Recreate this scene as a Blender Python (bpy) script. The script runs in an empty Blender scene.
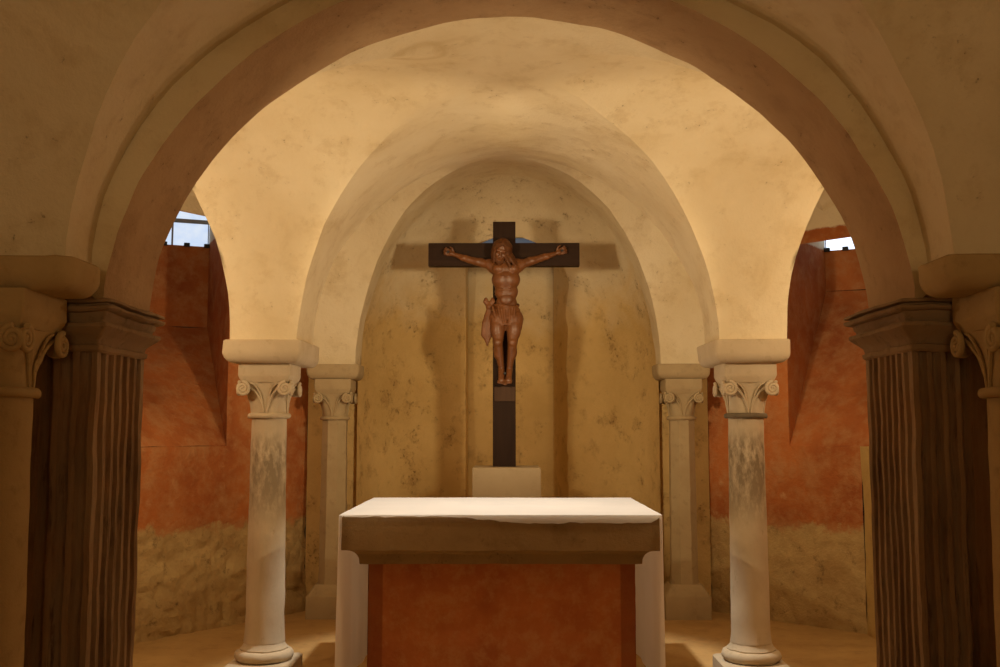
import bpy, bmesh, math, random
from mathutils import Vector, Matrix, noise
random.seed(4)
C = bpy.context.scene.collection
PI = math.pi

# ------------------------------------------------------------------ helpers
def link(o, parent=None):
    C.objects.link(o)
    if parent is not None:
        o.parent = parent
    return o

def obj(name, bm, m, parent=None, smooth=False, angle=None):
    me = bpy.data.meshes.new(name)
    bm.normal_update()
    bm.to_mesh(me); bm.free()
    me.materials.append(m)
    if smooth:
        me.polygons.foreach_set('use_smooth', [True] * len(me.polygons))
        if angle:
            try: me.set_sharp_from_angle(angle=math.radians(angle))
            except Exception: pass
    o = bpy.data.objects.new(name, me)
    return link(o, parent)

def thing(name, label, cat, loc=(0, 0, 0), group=None):
    o = bpy.data.objects.new(name, None); C.objects.link(o)
    o.location = loc; o.empty_display_size = .1
    o['label'] = label; o['category'] = cat; o['kind'] = 'thing'
    if group: o['group'] = group
    return o

def tag(o, label, cat, group=None):
    o['label'] = label; o['category'] = cat; o['kind'] = 'thing'
    if group: o['group'] = group
    return o

def struct(o, label=None):
    o['kind'] = 'structure'
    if label: o['label'] = label
    o['category'] = o.name.split('_')[0]
    return o

def dup(root, loc, label, group=None):
    r = root.copy(); C.objects.link(r); r.location = loc; r['label'] = label
    if group: r['group'] = group
    for ch in list(root.children):
        c = ch.copy(); C.objects.link(c); c.parent = r
        for g in ch.children:
            d = g.copy(); C.objects.link(d); d.parent = c
    return r

def quad(bm, *pts):
    return bm.faces.new([bm.verts.new(p) for p in pts])

def grid(bm, f, nu, nv):
    rows = [[bm.verts.new(f(i / nu, j / nv)) for j in range(nv + 1)] for i in range(nu + 1)]
    for i in range(nu):
        for j in range(nv):
            try: bm.faces.new((rows[i][j], rows[i+1][j], rows[i+1][j+1], rows[i][j+1]))
            except ValueError: pass
    return rows

def box(bm, x0, x1, y0, y1, z0, z1):
    v = [bm.verts.new(p) for p in ((x0,y0,z0),(x1,y0,z0),(x1,y1,z0),(x0,y1,z0),(x0,y0,z1),(x1,y0,z1),(x1,y1,z1),(x0,y1,z1))]
    for a in ((0,3,2,1),(4,5,6,7),(0,1,5,4),(1,2,6,5),(2,3,7,6),(3,0,4,7)):
        bm.faces.new([v[i] for i in a])

def loft(bm, secs, cap=True):
    rings = [[bm.verts.new(p) for p in s] for s in secs]
    n = len(rings[0])
    for a, b in zip(rings, rings[1:]):
        for i in range(n):
            bm.faces.new((a[i], a[(i+1) % n], b[(i+1) % n], b[i]))
    if cap:
        bm.faces.new(rings[0][::-1]); bm.faces.new(rings[-1])

def rect_sec(hx, hy, z, rc=0.0, cx=0, cy=0, n=4):
    pts = []
    rc = max(rc, .002)
    for sx, sy, a0 in ((1,1,0),(-1,1,PI/2),(-1,-1,PI),(1,-1,1.5*PI)):
        for k in range(n + 1):
            a = a0 + k / n * PI / 2
            pts.append((cx + sx*(hx-rc) + rc*math.cos(a), cy + sy*(hy-rc) + rc*math.sin(a), z))
    return pts

def circ(r, z, n=32, off=0.0):
    return [(r*math.cos(2*PI*k/n+off), r*math.sin(2*PI*k/n+off), z) for k in range(n)]

def tube(bm, pts, rad, n=8, cap=True):
    pts = [Vector(p) for p in pts]
    if not hasattr(rad, '__len__'): rad = [rad]*len(pts)
    rings = []
    up = Vector((0.13, 0.31, 0.94))
    for i, p in enumerate(pts):
        t = (pts[min(i+1, len(pts)-1)] - pts[max(i-1, 0)]).normalized()
        s = t.cross(up)
        if s.length < 1e-4: s = t.cross(Vector((1,0,0)))
        s.normalize(); u = s.cross(t)
        rings.append([bm.verts.new(p + rad[i]*(math.cos(2*PI*k/n)*s + math.sin(2*PI*k/n)*u)) for k in range(n)])
    for a, b in zip(rings, rings[1:]):
        for i in range(n): bm.faces.new((a[i], a[(i+1) % n], b[(i+1) % n], b[i]))
    if cap:
        bm.faces.new(rings[0][::-1]); bm.faces.new(rings[-1])

def rough(bm, amp, scale, seed=0, verts=None):
    bm.normal_update()
    for v in (verts or bm.verts):
        p = v.co * scale + Vector((seed, seed*1.7, 0))
        v.co += amp * noise.noise_vector(p) + .4*amp * noise.noise_vector(p*2.7)

# ------------------------------------------------------------------ materials
class NT:
    def __init__(s, name):
        s.m = bpy.data.materials.new(name); s.m.use_nodes = True
        s.t = s.m.node_tree; s.b = s.t.nodes['Principled BSDF']
        s.tc = s.n('ShaderNodeTexCoord')
    def n(s, ty, **k):
        nd = s.t.nodes.new(ty)
        for a, b in k.items(): setattr(nd, a, b)
        return nd
    def l(s, a, b): s.t.links.new(a, b)
    def co(s, scale=(1,1,1)):
        mp = s.n('ShaderNodeMapping'); mp.inputs['Scale'].default_value = scale
        s.l(s.tc.outputs['Object'], mp.inputs['Vector']); return mp.outputs['Vector']
    def noise(s, sc, det=6, rough=.6, vec=None, dist=0.0):
        n = s.n('ShaderNodeTexNoise'); n.inputs['Scale'].default_value = sc
        n.inputs['Detail'].default_value = det; n.inputs['Roughness'].default_value = rough
        n.inputs['Distortion'].default_value = dist
        s.l(vec or s.tc.outputs['Object'], n.inputs['Vector']); return n.outputs['Fac']
    def ramp(s, fac, stops):
        r = s.n('ShaderNodeValToRGB'); e = r.color_ramp.elements
        while len(e) < len(stops): e.new(.5)
        for k, (p, c) in zip(e, stops):
            k.position = p; k.color = (c if hasattr(c, '__len__') else (c, c, c)) [:3] + (1,) if hasattr(c, '__len__') else (c, c, c, 1)
        s.l(fac, r.inputs['Fac']); return r.outputs['Color']
    def mix(s, fac, a, b, mode='MIX'):
        m = s.n('ShaderNodeMix', data_type='RGBA', blend_type=mode)
        for sock, v in ((m.inputs[0], fac), (m.inputs[6], a), (m.inputs[7], b)):
            if hasattr(v, 'links'): s.l(v, sock)
            elif hasattr(v, '__len__'): sock.default_value = tuple(v[:3]) + (1,)
            else: sock.default_value = v
        return m.outputs[2]
    def math(s, op, a, b=0.0, clamp=False):
        m = s.n('ShaderNodeMath', operation=op, use_clamp=clamp)
        for sock, v in zip(m.inputs, (a, b)):
            if hasattr(v, 'links'): s.l(v, sock)
            else: sock.default_value = v
        return m.outputs[0]
    def sep(s):
        x = s.n('ShaderNodeSeparateXYZ'); s.l(s.tc.outputs['Object'], x.inputs[0]); return x.outputs
    def fin(s, col, rough=.9, bump=None, bs=.4, bd=.02, spec=.2):
        s.b.inputs['Specular IOR Level'].default_value = spec
        for k, v in (('Base Color', col), ('Roughness', rough)):
            if hasattr(v, 'links'): s.l(v, s.b.inputs[k])
            elif hasattr(v, '__len__'): s.b.inputs[k].default_value = tuple(v[:3]) + (1,)
            else: s.b.inputs[k].default_value = v
        if bump is not None:
            bp = s.n('ShaderNodeBump'); bp.inputs['Strength'].default_value = bs; bp.inputs['Distance'].default_value = bd
            s.l(bump, bp.inputs['Height']); s.l(bp.outputs['Normal'], s.b.inputs['Normal'])
        return s.m

def plaster(name, light, dark, stain, pits=.62, bs=.5, ring=None):
    k = NT(name)
    a = k.noise(1.3, 5, .6); b = k.noise(6, 8, .7); c = k.noise(38, 4, .7); g = k.noise(2.6, 7, .65, dist=.5)
    col = k.mix(k.ramp(a, [(.35, 0), (.68, 1)]), light, dark)
    col = k.mix(k.ramp(b, [(.52, 0), (.75, .55)]), col, stain)
    col = k.mix(k.ramp(g, [(.55, 0), (.72, .4)]), col, stain)
    if ring:      # tide mark of an old leak
        x, y, z = k.sep()
        dx = k.math('SUBTRACT', x, ring[0]); dy = k.math('SUBTRACT', y, ring[1])
        d = k.math('SQRT', k.math('ADD', k.math('MULTIPLY', dx, dx), k.math('MULTIPLY', dy, dy)))
        d = k.math('ADD', d, k.math('MULTIPLY', k.math('SUBTRACT', b, .5), .08))
        col = k.mix(k.ramp(d, [(ring[2]-.06, 0), (ring[2], .42), (ring[2]+.03, 0)]), col, stain)
    pit = k.ramp(c, [(pits, 0), (pits+.08, .7)])
    pz = k.math('MULTIPLY', pit, k.ramp(b, [(.5, 0), (.62, 1)]))
    col = k.mix(pz, col, tuple(x*.35 for x in stain))
    h = k.math('ADD', k.math('MULTIPLY', b, .7), k.math('MULTIPLY', c, .3))
    h = k.math('SUBTRACT', h, k.math('MULTIPLY', pz, .5))
    return k.fin(col, .95, h, bs, .03, .1)

M = {}
M['vault'] = plaster('vault_plaster', (.80, .70, .50), (.70, .58, .37), (.52, .38, .19), ring=(-.44, 4.62, .14))
def apse_mat():
    k = NT('apse_plaster_two_coats')
    x, y, z = k.sep()
    a = k.noise(1.3, 5, .6); b = k.noise(6, 8, .7); c = k.noise(38, 4, .7); g = k.noise(2.6, 7, .65, dist=.5)
    lo = k.mix(k.ramp(a, [(.35, 0), (.68, 1)]), (.74, .53, .23), (.59, .40, .155))
    lo = k.mix(k.ramp(b, [(.52, 0), (.75, .6)]), lo, (.32, .18, .065))
    hi = k.mix(k.ramp(a, [(.35, 0), (.68, 1)]), (.80, .70, .50), (.70, .58, .37))
    hi = k.mix(k.ramp(b, [(.52, 0), (.75, .4)]), hi, (.52, .38, .19))
    f = k.ramp(k.math('ADD', k.math('MULTIPLY', k.math('SUBTRACT', k.math('ADD', z, k.math('MULTIPLY', k.math('SUBTRACT', g, .5), 1.0)), 2.75), 1.6), .5, True), [(0, 0), (1, 1)])
    col = k.mix(f, lo, hi)
    pz = k.math('MULTIPLY', k.ramp(c, [(.56, 0), (.64, .7)]), k.ramp(b, [(.5, 0), (.62, 1)]))
    col = k.mix(k.math('MULTIPLY', pz, k.ramp(g, [(.4, 0), (.6, 1)])), col, (.14, .075, .028))
    h = k.math('SUBTRACT', k.math('ADD', k.math('MULTIPLY', b, .7), k.math('MULTIPLY', c, .3)), k.math('MULTIPLY', pz, .5))
    return k.fin(col, .95, h, .8, .03, .1)
M['apse'] = apse_mat()
M['archstone'] = plaster('brown_arch_stone', (.52, .36, .21), (.42, .27, .15), (.26, .155, .08), .6, .6)

def stone(name, light, dark, grime, streak=False):
    k = NT(name)
    vec = k.co((1, 1, .35)) if streak else None
    a = k.noise(3, 6, .6, vec); b = k.noise(14, 8, .7, vec); c = k.noise(60, 4, .7)
    col = k.mix(k.ramp(a, [(.35, 0), (.7, 1)]), light, dark)
    col = k.mix(k.ramp(b, [(.55, 0), (.78, .7)]), col, grime)
    h = k.math('ADD', k.math('MULTIPLY', b, .6), k.math('MULTIPLY', c, .25))
    return k.fin(col, .85, h, .35, .012, .2)
M['stone'] = stone('pale_column_stone', (.60, .50, .35), (.51, .41, .27), (.38, .29, .17))
M['shaft'] = None
def shaft_mat(name, z0, z1, amount):
    k = NT(name)
    a = k.noise(3, 6, .6); b = k.noise(15, 8, .7, k.co((1, 1, .4))); c = k.noise(60, 4, .7)
    col = k.mix(k.ramp(a, [(.35, 0), (.7, 1)]), (.60, .50, .35), (.49, .39, .26))
    x, y, z = k.sep()
    m = k.math('MULTIPLY', k.math('SUBTRACT', z, z0), 1/(z1-z0), True)
    band = k.ramp(m, [(0, 0), (.35, .75), (.8, 1), (1, .1)])
    blot = k.math('MULTIPLY', band, k.ramp(b, [(.38, 0), (.56, amount)]))
    col = k.mix(blot, col, (.20, .15, .09))
    col = k.mix(k.ramp(b, [(.6, 0), (.72, .6)]), col, (.32, .24, .14))
    h = k.math('ADD', k.math('MULTIPLY', b, .6), k.math('MULTIPLY', c, .25))
    return k.fin(col, .85, h, .35, .012, .2)
M['shaft_grey'] = shaft_mat('stained_shaft_stone', .9, 1.5, .85)
M['shaft_dark'] = shaft_mat('dark_stained_shaft_stone', .9, 1.52, 1.0)
M['ringdark'] = stone('dark_ring_stone', (.22, .17, .11), (.14, .11, .07), (.08, .06, .04))
M['cstone'] = stone('tan_column_stone', (.46, .36, .21), (.39, .29, .16), (.24, .17, .09))
M['outer'] = stone('ochre_column_stone', (.46, .33, .155), (.37, .25, .11), (.22, .14, .06))
def pier_mat():
    k = NT('weathered_pier_stone')
    v = k.co((1, 1, .12)); a = k.noise(9, 7, .7, v); b = k.noise(2.2, 5, .6); c = k.noise(50, 4, .7); d = k.noise(30, 6, .7, v)
    col = k.mix(k.ramp(a, [(.36, 0), (.62, 1)]), (.36, .26, .165), (.17, .105, .055))
    col = k.mix(k.ramp(d, [(.55, 0), (.68, .8)]), col, (.06, .036, .02))
    col = k.mix(k.ramp(b, [(.45, 0), (.66, .5)]), col, (.42, .24, .115))
    h = k.math('ADD', k.math('MULTIPLY', d, .6), k.math('MULTIPLY', c, .3))
    return k.fin(col, .85, h, .5, .015, .2)
M['pier'] = pier_mat()
M['piercap'] = stone('dark_moulded_stone', (.34, .235, .135), (.20, .125, .065), (.05, .035, .02))

def red_wall(name, dado, pale, top):
    k = NT(name)
    x, y, z = k.sep()
    a = k.noise(1.6, 5, .6); b = k.noise(7, 8, .7); c = k.noise(34, 5, .75); e = k.noise(3.0, 6, .7)
    red = k.mix(k.ramp(a, [(.35, 0), (.66, 1)]), (.50, .17, .05), (.33, .10, .032))
    red = k.mix(k.ramp(b, [(.44, 0), (.66, .7)]), red, (.50, .26, .11))
    vo = k.n('ShaderNodeTexVoronoi'); vo.inputs['Scale'].default_value = 7.5; vo.inputs['Randomness'].default_value = .45
    k.l(k.tc.outputs['Object'], vo.inputs['Vector'])
    sp = k.math('MULTIPLY', k.ramp(vo.outputs['Distance'], [(.12, 1), (.30, 0)]), k.ramp(c, [(.38, 0), (.6, pale)]))
    sp = k.math('MULTIPLY', sp, k.ramp(k.math('MULTIPLY', z, .5), [(.60, 1), (.72, 0)]))
    red = k.mix(sp, red, (.60, .36, .17))
    tan = k.mix(k.ramp(e, [(.35, 0), (.66, 1)]), (.56, .40, .18), (.42, .27, .11))
    tan = k.mix(k.ramp(k.noise(11, 8, .75), [(.56, 0), (.68, .7)]), tan, (.15, .095, .045))
    edge = k.math('ADD', z, k.math('MULTIPLY', k.math('SUBTRACT', b, .5), .35))
    f = k.ramp(k.math('ADD', k.math('MULTIPLY', k.math('SUBTRACT', edge, dado), 18), .5, True), [(0, 0), (1, 1)])
    col = k.mix(f, tan, red)
    ft = k.ramp(k.math('ADD', k.math('MULTIPLY', k.math('SUBTRACT', k.math('ADD', z, k.math('MULTIPLY', k.math('SUBTRACT', b, .5), .06)), top), 60), .5, True), [(0, 0), (1, 1)])
    col = k.mix(ft, col, k.mix(a, (.80, .70, .50), (.72, .60, .40)))
    h = k.math('ADD', k.math('MULTIPLY', b, .7), k.math('MULTIPLY', c, .3))
    return k.fin(col, .9, h, .8, .04, .12)
M['redL'] = red_wall('red_plaster_over_rubble', .76, .35, 3.175)
M['redR'] = red_wall('red_flowered_plaster', .76, .8, 3.085)
M['ochre'] = plaster('ochre_plaster', (.60, .42, .16), (.50, .33, .12), (.34, .20, .08))

def floor_mat():
    k = NT('earthen_floor')
    a = k.noise(1.4, 6, .6); b = k.noise(6, 8, .7); c = k.noise(45, 4, .7)
    col = k.mix(k.ramp(a, [(.35, 0), (.66, 1)]), (.58, .38, .155), (.44, .27, .10))
    col = k.mix(k.ramp(b, [(.52, 0), (.75, .6)]), col, (.30, .17, .06))
    h = k.math('ADD', k.math('MULTIPLY', b, .7), k.math('MULTIPLY', c, .3))
    return k.fin(col, .8, h, .3, .02, .2)
M['floor'] = floor_mat()
def wood(name, c1, c2, ro, sp=.4, sc=(30, 30, 2)):
    k = NT(name); v = k.co(sc); a = k.noise(1, 8, .65, v)
    col = k.mix(k.ramp(a, [(.3, 0), (.7, 1)]), c1, c2)
    return k.fin(col, ro, a, .15, .004, sp)
M['cross'] = wood('dark_cross_wood', (.034, .016, .008), (.020, .009, .005), .6, .12)
M['crossbar'] = wood('dark_cross_wood_grain', (.034, .016, .008), (.020, .009, .005), .6, .12, (2, 30, 30))
M['plate'] = wood('worn_brown_wood', (.085, .045, .024), (.06, .030, .016), .6, .15)
M['figure'] = wood('carved_brown_wood', (.19, .068, .020), (.11, .038, .012), .40, .5, (14, 14, 5))
M['hair'] = wood('dark_carved_wood', (.13, .048, .016), (.075, .027, .009), .5, .25, (25, 25, 25))
M['loin'] = wood('carved_drapery_wood', (.20, .075, .024), (.13, .046, .015), .45, .3, (20, 20, 8))

def cloth_mat():
    k = NT('white_linen')
    a = k.noise(2.5, 4, .5); c = k.noise(260, 2, .5)
    col = k.mix(k.ramp(a, [(.3, 0), (.7, 1)]), (.86, .83, .78), (.80, .77, .72))
    m = k.fin(col, .85, c, .15, .002, .15)
    tr = k.n('ShaderNodeBsdfTranslucent'); k.l(col, tr.inputs['Color'])
    mx = k.n('ShaderNodeMixShader'); mx.inputs[0].default_value = .5
    out = [n for n in k.t.nodes if n.type == 'OUTPUT_MATERIAL'][0]
    k.l(k.b.outputs[0], mx.inputs[1]); k.l(tr.outputs[0], mx.inputs[2]); k.l(mx.outputs[0], out.inputs['Surface'])
    return m
M['cloth'] = cloth_mat()
M['slab'] = plaster('brown_altar_stone', (.34, .24, .125), (.25, .17, .085), (.15, .095, .045), .6, .5)
def altar_mat():
    k = NT('red_frescoed_block')
    x, y, z = k.sep()
    a = k.noise(3.2, 6, .65); b = k.noise(13, 8, .7); c = k.noise(50, 4, .7)
    col = k.mix(k.ramp(a, [(.35, 0), (.66, 1)]), (.54, .20, .075), (.40, .13, .046))
    col = k.mix(k.ramp(b, [(.46, 0), (.68, .7)]), col, (.56, .30, .13))
    d = k.math('ABSOLUTE', k.math('ADD', x, .037))
    bd = k.ramp(d, [(.655, 0), (.66, 1)])
    col = k.mix(k.math('MULTIPLY', bd, .75), col, k.mix(k.ramp(a, [(.3, 0), (.7, 1)]), (.30, .10, .035), (.22, .06, .02)))
    h = k.math('ADD', k.math('MULTIPLY', b, .7), k.math('MULTIPLY', c, .3))
    return k.fin(col, .8, h, .35, .015, .2)
M['altar'] = altar_mat()
M['pedestal'] = stone('pale_pedestal_stone', (.54, .44, .29), (.49, .39, .25), (.40, .31, .19))
M['iron'] = NT('black_iron').fin((.012, .012, .014), .5, spec=.4)
M['bar'] = NT('grey_window_bar').fin((.30, .32, .36), .5, spec=.4)
def pane_mat(s=3.0, name='daylit_pane'):
    k = NT(name); a = k.noise(9, 3, .5)
    col = k.mix(k.ramp(a, [(.3, 0), (.7, 1)]), (.62, .76, 1.0), (.80, .88, 1.0))
    k.fin((.05, .06, .07), .2)
    k.l(col, k.b.inputs['Emission Color']); k.b.inputs['Emission Strength'].default_value = s
    return k.m
M['pane'] = pane_mat(1.0)
M['pane_dim'] = pane_mat(.10, 'soft_daylit_pane')
M['pane_bright'] = pane_mat(2.2, 'bright_daylit_pane')

# ------------------------------------------------------------------ the vaults
ZS = 2.04
R1 = 1.30
A1 = 1.27
AX, AH = 2.25, .57       # side aisle axis and half width
def zb(c, r): return ZS + r * math.sqrt(max(0, 1 - c*c))

WL = (Vector((-1.72, 8.61, 0)), Vector((-2.72, 7.20, 0)))
WR = (Vector((1.70, 8.55, 0)), Vector((2.66, 7.61, 0)))

def arc_webs(bm, yc, b, y0, y1, a, r, aisle=True, NX=40, NS=10):
    """one groin-vaulted bay: y0..y1 are its ends, yc/b centre and half length of the cross barrel"""
    # barrel that runs along the nave, front and back triangles
    for s, ye in ((1, y1), (-1, y0)):
        def f(u, v):
            ph = u * PI; c = math.cos(ph)
            yg = yc + s*b*abs(c)
            return (a*c, yg + (ye-yg)*v, ZS + r*math.sin(ph))
        grid(bm, f, NX, NS)
    for sx in (1, -1):
        def g(u, v):
            ph = u*PI; c = math.cos(ph)
            xi = a*abs(c); xo = AX - AH*abs(c)
            return (sx*(xi + (xo-xi)*v), yc + b*c, ZS + r*math.sin(ph))
        grid(bm, g, NX, NS*2)

def aisle_webs(bm, sx, yc, b, y0, y1, r, xo=2.95, NX=32, NS=6):
    for s, ye in ((1, y1), (-1, y0)):
        def f(u, v):
            ph = u*PI; c = math.cos(ph); yg = yc + s*b*abs(c)
            return (sx*(AX + AH*c), yg + (ye-yg)*v, ZS + r*math.sin(ph))
        grid(bm, f, NX, NS)
    def g(u, v):
        ph = u*PI; c = math.cos(ph); xi = AX + AH*abs(c)
        return (sx*(xi + (xo-xi)*v), yc + b*c, ZS + r*math.sin(ph))
    grid(bm, g, NX, NS)

bm = bmesh.new()
YA0, YA1 = 3.42, 3.86
YB0, YB1 = 6.02, 6.46
YC0, YC1 = 8.32, 8.62
arc_webs(bm, (YA1+YB0)/2, (YB0-YA1)/2, YA1, YB0, A1, R1)
arc_webs(bm, (YB1+YC0)/2, (YC0-YB1)/2, YB1, YC0, A1, R1)
# bands over the column pairs
for y0, y1 in ((YB0, YB1), (YC0, YC1)):
    grid(bm, lambda u, v: (A1*math.cos(u*PI), y0+(y1-y0)*v, ZS+R1*math.sin(u*PI)), 40, 4)
# near bay and the one behind the viewer
arc_webs(bm, 2.2, 1.02, 1.05, YA0, 1.445, 1.16)
arc_webs(bm, -.1, 1.0, -1.3, 1.05, 1.47, 1.15)
for sx in (1, -1):
    aisle_webs(bm, sx, 2.2, 1.0, 1.05, YA0, 1.15)
    aisle_webs(bm, sx, -.1, 1.0, -1.3, 1.05, 1.15)
    aisle_webs(bm, sx, (YA1+YB0)/2, (YB0-YA1)/2, YA0, YB0, R1)
    # last aisle bay, cut where it meets the end wall
    b2 = bmesh.new()
    aisle_webs(b2, sx, (YB1+YC0)/2, (YC0-YB1)/2, YB0, 8.8, R1)
    w = WL if sx < 0 else WR
    d = (w[1]-w[0]); nrm = Vector((d.y, -d.x, 0)).normalized()
    if nrm.y < 0: nrm = -nrm
    bmesh.ops.bisect_plane(b2, geom=b2.verts[:]+b2.edges[:]+b2.faces[:], plane_co=w[0]+nrm*.02, plane_no=nrm, clear_outer=True)
    tmp = bpy.data.meshes.new('tmp'); b2.to_mesh(tmp); b2.free(); bm.from_mesh(tmp); bpy.data.meshes.remove(tmp)
    # masonry that stands on the imposts: the four springing faces of each pair
    x0, x1 = sx*A1, sx*(AX-AH)
    for y0, y1 in ((YB0, YB1), (YC0, YC1)):
        quad(bm, (x0,y0,ZS), (x1,y0,ZS), (x1,y1,ZS), (x0,y1,ZS))
for v in bm.verts:                      # the bay splays a little toward the wider arch
    if YA1-1e-3 <= v.co.y < YB0:
        t_ = (YB0-v.co.y)/(YB0-YA1); ax = abs(v.co.x)
        k_ = min(1, ax/A1) if ax < AX-AH else max(0, (AX-ax)/AH)
        v.co.x += math.copysign(.16*t_*k_, v.co.x)
for v in bm.verts:                      # the crown climbs toward the taller apse arch
    if v.co.y > YB0-.01 and v.co.z > ZS:
        t_ = max(0, min(1, (v.co.y-YB0)/(YC1-YB0))); t_ = t_*t_*(3-2*t_); ax = abs(v.co.x)
        k_ = 1.0 if ax < AX-AH else max(0, (AX-ax)/AH)
        v.co.z = ZS+(v.co.z-ZS)*(1+.308*t_*k_)
bmesh.ops.remove_doubles(bm, verts=bm.verts, dist=1e-4)
rough(bm, .014, 2.2, 3)
struct(obj('ceiling', bm, M['vault'], smooth=True, angle=38), 'cream plastered groin vaults')

# ------------------------------------------------------------------ brown transverse arch between the fluted piers
def arch_pt(t):
    c, q = math.cos(t), math.sin(t); p = 1.88
    k = (abs(c)**p+abs(q)**p)**(-1/p)
    return (1.40*c*k, 1.93+1.22*q*k)
prof = [arch_pt(PI*i/120) for i in range(121)]
bm = bmesh.new()
NR = len(prof)-1
def outer(x, z):
    # back of the arch ring, buried in the vaults
    return (max(-1.75, min(1.75, x*1.24)), z + .30 + (.0 if abs(x) < 1.2 else .0))
rows = []
NY = 8
for i, (x, z) in enumerate(prof):
    rows.append([bm.verts.new((x, YA0+(YA1-YA0)*j/NY, z)) for j in range(NY+1)])
for i in range(NR):
    for j in range(NY):
        bm.faces.new((rows[i][j], rows[i][j+1], rows[i+1][j+1], rows[i+1][j]))
inner = [v for r in rows for v in r]
for jj in (0, NY):
    prev = None
    for i, (x, z) in enumerate(prof):
        xo, zo = outer(x, z)
        ring = [rows[i][jj]] + [bm.verts.new((x+(xo-x)*k/4, YA0 if jj == 0 else YA1, z+(zo-z)*k/4)) for k in range(1, 5)]
        if prev:
            for k in range(4):
                fc = bm.faces.new((prev[k], ring[k], ring[k+1], prev[k+1]) if jj == 0 else (prev[k], prev[k+1], ring[k+1], ring[k]))
                if jj == 0: fc.material_index = 1
        prev = ring
rough(bm, .007, 4, 8)
for sx in (-1, 1):
    box(bm, min(sx*1.42, sx*1.85), max(sx*1.42, sx*1.85), YA0+.02, YA1-.02, 1.935, 2.7)
trim = obj('trim_1', bm, M['archstone'], smooth=True, angle=40); trim.data.materials.append(M['vault'])
struct(trim, 'brown stone transverse arch on fluted piers')

# ------------------------------------------------------------------ floor and outer walls
bm = bmesh.new()
grid(bm, lambda u, v: (-3.6+7.2*u, -2.6+12.9*v, .006*noise.noise(Vector((u*20, v*35, 0)))-.004), 72, 120)
struct(obj('floor', bm, M['floor'], smooth=True), 'worn ochre earthen floor')
bm = bmesh.new(); grid(bm, lambda u, v: (-3.6+7.2*u, -1.4, 4*v), 8, 8)
struct(obj('wall_front', bm, M['vault']))

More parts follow.
